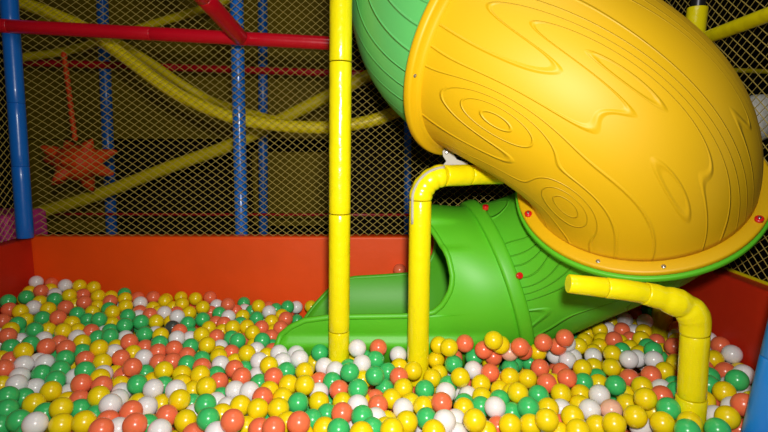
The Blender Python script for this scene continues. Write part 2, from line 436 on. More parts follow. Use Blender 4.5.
fp = empty('bent_pole', (0.906, 1.42, ZF), 'yellow padded pole near the right wall, its bent arm reaching under the round flange', 'pole')
q0 = at(690, 420, 1.42); q0[2] = ZF
q1 = at(691.5, 397, 1.42); q2 = at(695, 334, 1.42)
rod('foam_sleeve', q0, q1, 0.0415, M_['yellow_foam'], fp, 28, 8)
rod('foam_sleeve', q1 + np.array([0, 0, .002]), q2, 0.0385, M_['yellow_foam'], fp, 28, 8)
arc = smooth_path([at(x, y, 1.42) for x, y in ((695, 333.5), (694, 318), (686, 307), (672, 301), (659, 297), (645, 293.5))], 8)
tube('bend_sleeve', arc, 0.0395 * np.interp(np.linspace(0, 1, len(arc)), [0, .1, .22, .34, .42, .52, .64, .74, .85, 1], [1.0, 1.03, 1.10, 1.06, .90, 1.04, .98, .84, .86, .80]), M_['yellow_foam'], fp, 28)
q, rr = rounded(np.array([at(645, 293.4, 1.42), at(625, 290, 1.42), at(606, 287.8, 1.42)]), [0.0300, 0.0295, 0.0290]); tube('foam_sleeve', q, rr, M_['yellow_foam'], fp, 28)
q, rr = rounded(np.array([at(605.4, 287.8, 1.42), at(587, 285.6, 1.42), at(568, 283.5, 1.42)]), [0.0285, 0.0275, 0.0265]); tube('foam_sleeve', q, rr, M_['yellow_foam'], fp, 28)

cp = empty('corner_pole', (1.205, 2.2, ZF), 'yellow padded pole behind the yellow tube, dark steel above its sleeve', 'pole')
b1 = np.array([1.190, 2.16, ZF]); t1 = at(699, 9, 2.1); t1 = np.array([1.245, 2.16, t1[2] + .02])
rod('foam_sleeve', b1, b1 + (t1 - b1) * .4, 0.041, M_['yellow_foam'], cp, 24, 8)
rod('foam_sleeve', b1 + (t1 - b1) * .402, t1, 0.038, M_['yellow_foam'], cp, 24, 8)
tag(rod('steel_pipe', t1 - np.array([0, 0, .02]), t1 + np.array([0.01, 0, .7]), 0.026, M_['steel'], cp, 24), 'bare dark steel pipe')

# blue post in the foreground
padded_post((0.990, 1.30, ZF), (0.990 + 0.29, 1.30, 2.4), 0.052, M_['blue_bright'], 'thick bright blue padded post cut by the right edge, in the foreground', joints=(0.207, 0.5), name='front_post', seg=32)

# ------------------------------------------------------------------ the tube slide
slide = empty('tube_slide', (0.4, 2.1, ZF), 'winding tube slide of green and yellow plastic ending in an open green chute', 'slide')
def dirv(a, e): return np.array([math.cos(e) * math.cos(a), math.cos(e) * math.sin(a), math.sin(e)])
G = np.array([.3462, 1.8567, 1.4709]); tG = dirv(-.6959, -.4436)
Fl = np.array([.8595, 1.7846, 1.0234]); tF = dirv(1.1089, -.8633)
E = np.array([.472, 2.196, .562]); tE = dirv(3.221, -.302)
def herm(P0, t0, P1, t1, a, b, n):
    s = np.linspace(0, 1, n)[:, None]
    P = (2*s**3-3*s**2+1)*P0+(s**3-2*s**2+s)*a*t0+(-2*s**3+3*s**2)*P1+(s**3-s**2)*b*t1
    T = (6*s**2-6*s)*P0+(3*s**2-4*s+1)*a*t0+(-6*s**2+6*s)*P1+(3*s**2-2*s)*b*t1
    return P, T / np.linalg.norm(T, axis=1)[:, None]
def shell(name, P, T, rad, m, up0, parent, thick=0.008):
    V, Fc, uv = tube_data(P, rad, 72, False, up0, T)
    o = mesh(name, V, [q[::-1] for q in Fc], m, parent, uv=uv)
    md = o.modifiers.new('wall', 'SOLIDIFY'); md.thickness = thick; md.offset = -1
    return o
def ring_prof(name, c, t, prof, m, parent, n=96):
    """profile [(radius, offset along t)] turned about the axis (closed)"""
    t = t / np.linalg.norm(t); u = np.cross(t, [0, 0, 1.0]); u /= np.linalg.norm(u); w = np.cross(u, t)
    V, Fc = [], []; k = len(prof)
    for i in range(n):
        a = 2 * math.pi * i / n; e = math.cos(a) * u + math.sin(a) * w
        for rr, z in prof: V.append(c + e * rr + t * z)
    for i in range(n):
        for j in range(k):
            Fc.append((i * k + j, i * k + (j + 1) % k, ((i + 1) % n) * k + (j + 1) % k, ((i + 1) % n) * k + j))
    o = mesh(name, V, Fc, m, parent, smooth=True)
    bmx = bmesh.new(); bmx.from_mesh(o.data); bmesh.ops.recalc_face_normals(bmx, faces=bmx.faces[:]); bmx.to_mesh(o.data); bmx.free()
    o.data.shade_smooth()
    o.modifiers.new('edge', 'EDGE_SPLIT').split_angle = math.radians(50)
    return o
def flange_prof(ri, ro, z0, z1, e=0.004):
    return [(ri, z0), (ro - e, z0), (ro - e * .3, z0 + e * .3), (ro, z0 + e), (ro, z1 - e), (ro - e * .3, z1 - e * .3), (ro - e, z1), (ri, z1)]
def on_ring(c, t, rad, px, py, lift):
    t = t / np.linalg.norm(t); u = np.cross(t, [0, 0, 1.0]); u /= np.linalg.norm(u); w = np.cross(u, t)
    a = np.linspace(0, 2 * math.pi, 720); P = c + rad * (np.cos(a)[:, None] * u + np.sin(a)[:, None] * w) + t * lift
    return P[np.argmin(((project(P) - np.array([px, py])) ** 2).sum(1))]

# upper green tube: comes down from above, behind the tall post
P, T = herm(np.array([.22, 2.07, 1.83]), np.array([0, -.1, -1.0]), G, tG, .5, .5, 24)
P = np.vstack([[.20, 2.09, 2.4], [.205, 2.085, 2.2], [.212, 2.08, 2.0], P]); T = np.vstack([[0, -.1, -1]] * 3 + [T]); T /= np.linalg.norm(T, axis=1)[:, None]
shell('upper_tube', P, T, 0.345, M_['slide_green2'], (0, 1, 0), slide)
# yellow elbow
P, T = herm(G + tG * .01, tG, Fl - tF * .012, tF, .8348, .7369, 48)
s = np.linspace(0, 1, 48)
bulge = 0.345 - 0.003 * np.sin(np.pi * s) ** 0.7
fl1 = ring_prof('elbow_flange', G, tG, [(0.338, -.010), (.386, -.010), (.391, -.006), (.392, 0), (.392, .012), (.389, .018), (.384, .020), (.366, .021), (.362, .026), (.350, .034), (.338, .034)], M_['flange_yellow'], slide)
tag(fl1, 'smooth yellow collar')
ring_prof('tube_flange', G - tG * .011, tG, flange_prof(.335, .368, -.018, 0), M_['slide_green2'], slide)
shell('elbow_tube', P, T, bulge, M_['slide_yellow'], (0, 1, 0), slide)
fl2 = ring_prof('elbow_flange', Fl, tF, [(0.338, .008), (.389, .008), (.392, .004), (.392, -.006), (.390, -.010), (.385, -.012), (.352, -.014), (.338, -.014)], M_['flange_yellow'], slide)
ring_prof('tube_flange', Fl + tF * .009, tF, flange_prof(.335, .400, 0, .020, .005), M_['smooth_green'], slide)
for px, py in ((597, 264.5), (664.5, 270.5)):
    b = on_ring(Fl, tF, .3745, px, py, -.013); rod('bolt', b + tF * .004, b - tF * .005, .0065, M_['bolt'], fl2, 14)
for px, py in ((526, 215.5), (759, 220)):
    b = on_ring(Fl, tF, .3745, px, py, -.013); cpn = rod('bolt_cap', b + tF * .004, b - tF * .009, .0125, M_['red_cap'], fl2, 18)
    rod('bolt', b - tF * .008, b - tF * .012, .005, M_['bolt'], cpn, 10)
for px, py in ((420.5, 77),):
    b = on_ring(G, tG, .377, px, py, .020); rod('bolt', b - tG * .004, b + tG * .005, .006, M_['bolt'], fl1, 14)

# lower green elbow
t2 = np.array([-.05, .62, -.78]); t2 /= np.linalg.norm(t2)
P, T = herm(Fl + tF * .02, tF, E, tE, .62, .62, 40)
s = np.linspace(0, 1, 40)
shell('lower_tube', P, T, 0.345 - 0.048 * np.sin(np.pi * s), M_['slide_green'], (0, 1, 0), slide)
LOWER = P
band = ring_prof('joint_band', E, tE, [(.338, -.026), (.360, -.026), (.3655, -.021), (.367, -.012), (.367, .012), (.3655, .021), (.360, .026), (.338, .026)], M_['smooth_green'], slide)
for px, py in ((487, 209.5), (515.5, 279), (470, 205)):
    if px == 470: continue
    b = on_ring(E, tE, .366, px - 6, py, -.008); n_ = b - E; n_ = n_ - tE * (n_ @ tE); n_ /= np.linalg.norm(n_)
    rod('bolt_cap', b - n_ * .006 - tE * .018, b + n_ * .012 - tE * .022, .0125, M_['red_cap'], band, 16)

# open chute
TOPV = [(92, .19), (96, .222), (103, .247), (110, .258), (122, .245), (135, .215), (150, .175), (165, .150), (180, .14)]
KV = {-1: [(0, -.44), (40, -.435), (62, -.422), (73.5, -.396), (81, -.353), (86, -.300), (88.5, -.21), (89, -.08), (89.2, .04), (89.6, .10), (90.3, .15)] + TOPV,
      1: [(0, -.44), (30, -.42), (50, -.375), (62, -.335), (75, -.275), (83, -.225), (88, -.15), (89.5, -.02), (91, .10), (91.5, .16)] + TOPV}
def xrim(v, sgn): return float(np.interp(v, [k[0] for k in KV[sgn]], [k[1] for k in KV[sgn]]))
def sm(x): x = min(1, max(0, x)); return x * x * (3 - 2 * x)
def chute_pt(v, sgn, k):
    """v: degrees from the bottom; sgn -1 near side, +1 far side; k 0 at the ring, 1 at the rim"""
    a = math.radians(v)
    uE = np.cross(tE, [0, 0, 1.0]); uE /= np.linalg.norm(uE); wE = np.cross(uE, tE)
    if uE[1] < 0: uE = -uE
    ring = E + tE * .012 + .345 * (math.sin(a) * sgn * uE - math.cos(a) * wE * (1 if wE[2] > 0 else -1))
    x1 = xrim(v, sgn); x = ring[0] + (x1 - ring[0]) * k
    f_ = sm((ring[0] - x) / 0.30)
    rw = .345 + (.292 - .345) * f_; zc = .51; yc = 2.19
    flat = 1.0
    z = zc - math.cos(a) * (.29 if v < 90 else .395)
    yy = yc + sgn * rw * math.sin(a)
    if v > 90: yy = yc + sgn * rw * (math.sin(a) ** 0.85)
    step = 0.0 if sgn > 0 else (.028 * (1 - sm((v - 67) / 7.0)) - .022 * sm((v - 127) / 6) * (1 - sm((v - 149) / 6))) * sm(f_ * 2.5)
    yy += sgn * step * math.sin(a); z -= step * math.cos(a)
    tgt = np.array([x, yy, z])
    lin_ = ring + (np.array([x1, ring[1], ring[2]]) - ring) * k
    return lin_ * (1 - f_) + tgt * f_
vs = [0, 8, 16, 24, 32, 40, 48, 55, 60, 64, 66, 68, 70, 72, 74, 76, 78, 80, 82, 84, 86, 87.3, 88.1, 88.5, 88.8, 89.1, 89.4, 89.9, 90.5, 91.2, 92, 93, 94, 95.5, 98, 100.5, 103, 107, 112, 118, 123, 126, 128, 130, 132, 134, 137, 142, 147, 149, 150.5, 152, 153.5, 155, 159, 165, 173, 180]
cols = [(v, -1) for v in vs] + [(v, 1) for v in vs[::-1][1:-1]]
NK = 26
V, Fc = [], []
for v, sg in cols:
    for k in range(NK): V.append(chute_pt(v, sg, k / (NK - 1)))
nc = len(cols)
for i in range(nc):
    j = (i + 1) % nc
    for k in range(NK - 1): Fc.append((i * NK + k, i * NK + k + 1, j * NK + k + 1, j * NK + k))
ch = mesh('open_chute', V, Fc, M_['smooth_green'], slide)
bmx = bmesh.new(); bmx.from_mesh(ch.data); bmesh.ops.recalc_face_normals(bmx, faces=bmx.faces[:]); bmx.to_mesh(ch.data); bmx.free(); ch.data.shade_smooth()
md = ch.modifiers.new('wall', 'SOLIDIFY'); md.thickness = 0.010; md.offset = -1
rim = [chute_pt(v, sg, 1.0) for v, sg in cols]; rim.append(rim[0])
tube('rolled_rim', np.array(rim), 0.011, M_['smooth_green'], ch, 12)

# ------------------------------------------------------------------ the balls
RB = 0.0325
BALLS = '''W-17452,25368,4638;R-17008,25845,4421;W-15877,25155,4523;Y-15210,25234,4482;Y-14524,25259,4392;R-16452,24182,4514;Y-17355,24714,4313;W-16107,24636,4209;G-15336,23423,4345;Y-14981,23980,4364;R-14753,24696,4172;R-13910,23305,4232;G-16725,23532,4421;G-17222,23038,4377;Y-16131,23572,4166;W-15750,22556,4237;Y-14946,22325,4231;R-14353,22627,4213;Y-14481,23536,4026;Y-15897,21930,4260;R-16853,22566,4133;G-13623,22254,4042;Y-13334,22929,3896;Y-13789,24297,4232;Y-13473,24844,4033;R-12974,23829,4114;Y-12458,24212,4121;R-12230,25007,3919;W-11597,23919,4008;R-11313,24676,4053;Y-10698,24553,3904;Y-10336,25628,3761;Y-9643,24003,3926;Y-11999,23318,4048;Y-10997,23881,3772;Y-10192,24228,3684;W-10034,22902,3859;R-11382,23359,3763;R-10485,22441,3926;R-9689,23411,3680;W-9168,22201,3923;Y-8941,22991,3827;Y-13572,23798,3887;G-12748,23253,3942;Y-12329,22764,3940;G-11345,22178,3970;W-11158,22752,3731;Y-9339,24929,3911;R-8727,25262,3873;Y-8528,23629,3887;W-8293,24882,3573;R-7451,23962,3920;R-8325,24089,3486;G-7699,23427,3668;W-7100,22842,3703;R-7201,24341,3468;G-7108,25488,3508;Y-6033,24147,3781;W-6922,24901,3327;G-6445,24481,3416;G-5780,22705,3676;Y-6551,23204,3597;W-5406,23589,3674;G-5329,24755,3423;G-4692,24442,3653;Y-4861,23865,3408;Y-5074,22524,3595;R-4468,22754,3642;G-8112,22374,3746;R-7678,22836,3414;R-7105,22208,3597;Y-6466,21316,3745;G-6474,22579,3468;Y-5963,21717,3635;R-5306,21601,3634;R-4461,21563,3637;Y-4870,21971,3338;Y-7700,21941,3497;Y-6989,21587,3484;Y-6435,21967,3277;G-14812,21691,4030;R-13874,21309,4194;Y-15444,21554,3999;R-16376,21461,3977;G-15330,20899,4053;Y-15174,20275,4038;Y-13281,21263,3956;Y-14244,21587,3750;G-14818,20671,3667;G-14158,20209,4054;Y-14006,20795,3831;Y-13027,20248,3999;G-13058,22035,3825;G-12739,21523,3606;R-12184,20741,3785;Y-12819,20851,3780;R-14782,19564,4050;W-14646,20053,3656;G-13388,20558,3568;G-13560,19061,3917;W-13646,19950,3757;W-12424,20145,3759;Y-11937,19636,3755;G-14395,19139,3765;Y-13246,18217,3986;R-12763,18774,3930;R-12878,19695,3707;R-11942,18639,3920;G-11635,19094,3586;Y-14346,18540,3540;R-13778,18256,3626;G-11558,17924,3818;G-12865,19129,3404;R-10902,18037,3736;W-12747,18239,3578;W-12249,17848,3690;W-12849,17622,3732;W-15245,19764,3653;Y-11624,18398,3392;G-12261,21528,4037;Y-11970,21972,3674;R-11858,22591,3539;G-10886,20971,3967;G-11485,20909,3746;G-10395,21387,3972;G-10600,21824,3545;G-9752,20286,3839;Y-9943,21820,3833;Y-9598,22527,3577;G-8588,21878,3727;K-9037,21319,3734;R-8568,20881,3738;Y-9112,20324,3786;W-8348,20063,3750;G-8912,19724,3678;G-11012,20027,3854;G-11617,20193,3723;Y-10680,18604,3943;W-11955,21287,3528;W-10649,20497,3607;R-10020,19553,3817;R-10061,20607,3377;R-9530,19798,3478;Y-9667,19094,3538;W-10369,19039,3588;Y-10599,19637,3550;R-8084,19105,3712;R-8711,19123,3580;W-8032,20587,3536;G-8307,21382,3428;G-7612,19539,3628;Y-10265,18012,3655;R-9820,18476,3605;R-8851,17358,3755;W-9008,18554,3582;R-8395,18386,3477;R-7760,18132,3619;R-7512,18877,3536;G-7148,17933,3617;Y-7472,20388,3779;R-6988,20798,3534;G-6344,20710,3522;G-5850,19879,3728;Y-5537,21004,3639;R-5950,21235,3207;G-4892,19967,3703;R-4738,20938,3474;Y-5342,20500,3290;G-4581,20345,3284;Y-6867,19281,3787;W-6660,20186,3330;Y-6519,19559,3325;Y-6261,18745,3541;R-5947,19299,3468;Y-5905,20208,3181;Y-5152,18633,3726;Y-5653,18739,3340;W-4961,19305,3572;Y-4477,18889,3515;W-3944,18609,3738;W-4568,18091,3657;Y-4045,17359,3816;R-4422,19648,3391;G-5087,19720,3098;Y-7293,19961,3266;G-6896,18705,3463;R-6533,17707,3600;W-5997,18125,3514;R-5310,17518,3613;R-4856,16790,3659;G-5114,18136,3317;W-3674,17885,3733;W-3893,18220,3229;W-4500,17524,3364;R-13169,17070,3819;W-12579,16998,3579;W-12141,16233,3666;W-11861,16690,3315;G-12000,17273,3551;G-11372,17323,3680;G-11111,16627,3620;W-10790,17189,3448;G-10295,16975,3800;Y-12759,16382,3559;Y-10885,16024,3537;R-9989,16224,3695;R-9289,16170,3648;Y-9794,17961,3222;Y-9695,16788,3618;W-9905,17380,3486;R-9300,17569,3341;Y-9105,16958,3286;G-11782,15320,3704;G-11443,14794,3553;G-11697,15867,3378;Y-10857,15156,3561;Y-9702,14659,3675;W-10619,16539,3210;G-9438,15158,3367;Y-8926,15323,3715;Y-10337,15959,3205;R-9777,15704,3383;G-8779,14802,3358;W-8264,14749,3739;W-8590,15798,3375;G-10639,14153,3559;G-10321,14828,3420;W-9721,13530,3823;Y-9137,13744,3667;Y-8498,13766,3731;G-10126,13802,3403;G-9407,14095,3203;R-7724,13240,3810;R-8050,14182,3529;W-7547,13785,3522;R-8747,14089,3232;W-8785,16403,3298;G-11242,14220,3352;G-8222,16367,3604;G-8635,17813,3315;Y-8179,17371,3228;Y-7720,17284,3666;Y-7095,17302,3513;Y-6315,16939,3672;R-5686,16914,3427;G-7511,16751,3372;W-7513,15980,3628;W-6651,15673,3748;Y-6876,16699,3464;Y-6364,16320,3399;Y-5824,16086,3658;Y-6323,15124,3702;W-7314,15036,3519;Y-7107,15604,3303;R-6486,14535,3501;G-5399,14765,3739;G-6138,15601,3318;Y-5867,14367,3442;G-5026,13899,3759;R-7466,14397,3713;R-6900,13444,3839;W-6292,13589,3580;R-4155,13328,4022;W-4913,16177,3478;W-4354,15874,3593;W-4928,15342,3343;W-5413,15759,3288;Y-4833,14531,3546;Y-4417,15020,3564;Y-4042,14247,3299;R-5461,13897,3288;W-5818,14993,3307;G-6817,13986,3509;Y-7065,14521,3226;G-5444,16386,3156;W-4641,13406,3611;Y-7977,15872,3199;G-5960,17493,3404;R-3756,16748,3679;G-4293,16915,3373;Y-3165,16286,3638;Y-2572,15934,3788;Y-2791,17288,3631;W-2153,16215,3393;Y-2070,15541,3417;G-2668,15153,3584;R-3837,15447,3615;Y-3777,16135,3487;Y-3242,15659,3493;Y-3185,14721,3629;Y-3823,14777,3585;R-2244,17085,3364;G-1759,16699,3535;R-1474,16125,3524;G-826,15516,3858;G-1158,16678,3882;W-1717,17332,3639;W-779,17496,3821;W-2155,17796,3582;Y-2672,18884,3236;G-311,16578,3808;R-190,15489,3326;R-302,16250,3148;Y-1312,15512,3411;R-1229,14352,3680;G-634,14113,3715;G-1752,14997,3298;Y-1722,14000,3414;G-1274,13576,3613;R-2369,13498,3865;Y-2833,14205,3478;G-2134,14489,3394;G-3777,15150,3040;R-3559,13859,3470;R-3075,13511,3702;W-805,14917,3631;Y-754,15817,3296;W-842,14462,3177;Y-604,12951,3870;G-338,13504,3683;Y37,13965,3438;W-254,14539,3421;Y-729,16948,3490;Y-2334,13835,3319;W-3302,18642,3704;W-3048,17829,3860;G-2412,18619,3758;W-3230,18133,3320;W-973,18112,4149;R-211,18532,3993;G-313,17936,3778;G-1276,17787,3540;G-732,18400,3630;Y-1094,18833,3322;G-3432,17299,3630;W535,18661,3660;Y2045,18494,4116;R2965,18225,4288;Y3818,17322,4763;R3613,17954,4150;Y2354,17947,4243;Y4168,17740,4427;P4573,18039,4029;R2623,18548,3601;Y1958,18608,3490;G2528,17909,3623;G3356,18454,3644;R4031,18253,3764;G4627,18091,3391;W3192,17662,3515;Y4033,18684,3288;R3727,17309,3573;Y1034,17448,3582;Y555,18055,3454;G127,17578,3482;R516,17068,3541;Y1708,17388,3330;Y2004,17959,3250;Y2588,16685,3699;G2221,16997,3271;Y4353,17026,3545;Y4155,17477,3125;Y3938,16624,3266;Y647,16452,3425;G1361,16368,3411;W1994,15842,3581;R1778,15048,3644;W2831,16520,3127;G2604,15835,3209;Y2475,15146,3412;Y3325,16842,3386;W3395,14902,3573;G3701,15643,3428;W596,15239,3350;Y869,15808,3233;Y247,15960,3305;Y658,14030,3587;Y83,14965,3080;Y215,13197,3835;G1280,14640,3363;W1722,13802,3749;Y1366,13268,3741;Y1235,15284,3396;Y1502,15805,3128;Y2549,13680,3838;Y2914,13901,3357;W2102,13965,3257;G3061,15394,3332;Y3205,16034,3317;R3365,14347,3252;Y3600,13848,3596;G16,16798,3242;Y4192,16060,3440;G3956,15068,3303;W2143,14600,3332;R4819,17570,4419;R5158,18299,3962;Y5745,18522,3830;R5815,18143,4355;R6602,18183,4513;R6508,18589,4022;W6999,19000,3979;Y8860,21590,3362;Y9145,21129,3704;Y8322,20640,3437;Y7655,19505,3661;Y8995,20541,3496;Y8685,19978,3453;Y8245,19513,3412;W6603,19121,3438;W7280,19049,3404;W6880,18545,3496;W7999,18925,3484;G5553,18806,3288;W8982,22219,3370;G4929,18652,3316;W10485,21750,3937;W11105,21280,4043;R11363,22740,3883;Y10112,22181,3639;W9665,21560,3584;R10051,21067,3732;Y11016,21893,3595;W10655,21231,3588;Y10754,20636,3818;R10119,20452,3564;R9096,19686,3850;Y10235,19792,3829;Y9561,20133,3569;Y9653,19499,3591;R10963,20004,3642;G9040,18853,3736;Y8517,18481,3777;G9919,18274,3994;R10759,18434,4082;R10919,18746,3517;Y9672,18771,3650;W8834,17838,3836;W9317,18239,3697;W9655,17701,3874;G10316,18534,3559;Y10615,17974,3658;Y11408,19324,3932;W11706,19896,3889;R12103,20574,3976;Y10869,19387,3495;G10168,19157,3777;W12165,18656,4241;R12165,17960,4312;W12165,17319,4256;Y11546,17317,4067;R11557,16693,3899;Y12165,16871,3798;W11562,15834,4192;R10963,16933,3895;G10787,16315,3888;W11360,16132,3660;W11987,18242,3763;R10080,16972,3472;R5586,17667,3588;R6435,17903,3341;R6237,16752,3634;R5462,16483,3588;Y4987,17084,3461;Y4236,15488,3751;G4933,15647,3584;Y5752,15918,3499;G4356,14717,3665;Y7063,17570,3619;Y7756,18260,3373;Y8161,17693,3598;G7632,17645,3240;G6839,16853,3435;Y7442,17036,3305;G7576,16058,3721;R8542,17118,3458;Y6545,16305,3283;W6872,15612,3613;Y8028,16229,3295;W6260,14823,3536;P6902,14806,3541;Y6295,15715,3218;Y5461,14092,3725;Y5055,15015,3478;Y4597,13723,3826;Y5383,13453,3660;Y6234,14202,3371;Y6504,13724,3703;Y7686,15446,3390;Y7264,14063,3741;W5569,15343,3274;Y4259,14122,3441;Y4992,13867,3340;R5319,14481,3234;R8991,16570,3825;Y9578,16830,3844;Y10312,17439,3845;G9595,16221,3630;W9012,15956,3642;R8607,15173,3800;Y7819,14620,4001;Y8377,15928,3740;G8244,14136,3941;Y8189,14788,3502;Y7838,13668,3759;W7594,14342,3267;Y8554,13591,3801;G8186,13071,3875;G9138,13280,3787;Y9713,13758,3888;W9743,14332,3599;W10338,14452,3809;Y10454,15056,3994;R10260,13934,4180;W11339,15416,3745;G10985,15297,4266;G10439,15776,3865;R10223,15331,3453;Y9792,14956,3745;Y9495,14771,3202;G9212,15381,3844;R10181,13874,3446;R787,25750,5166;W2509,25750,5504;Y2769,25750,5036'''
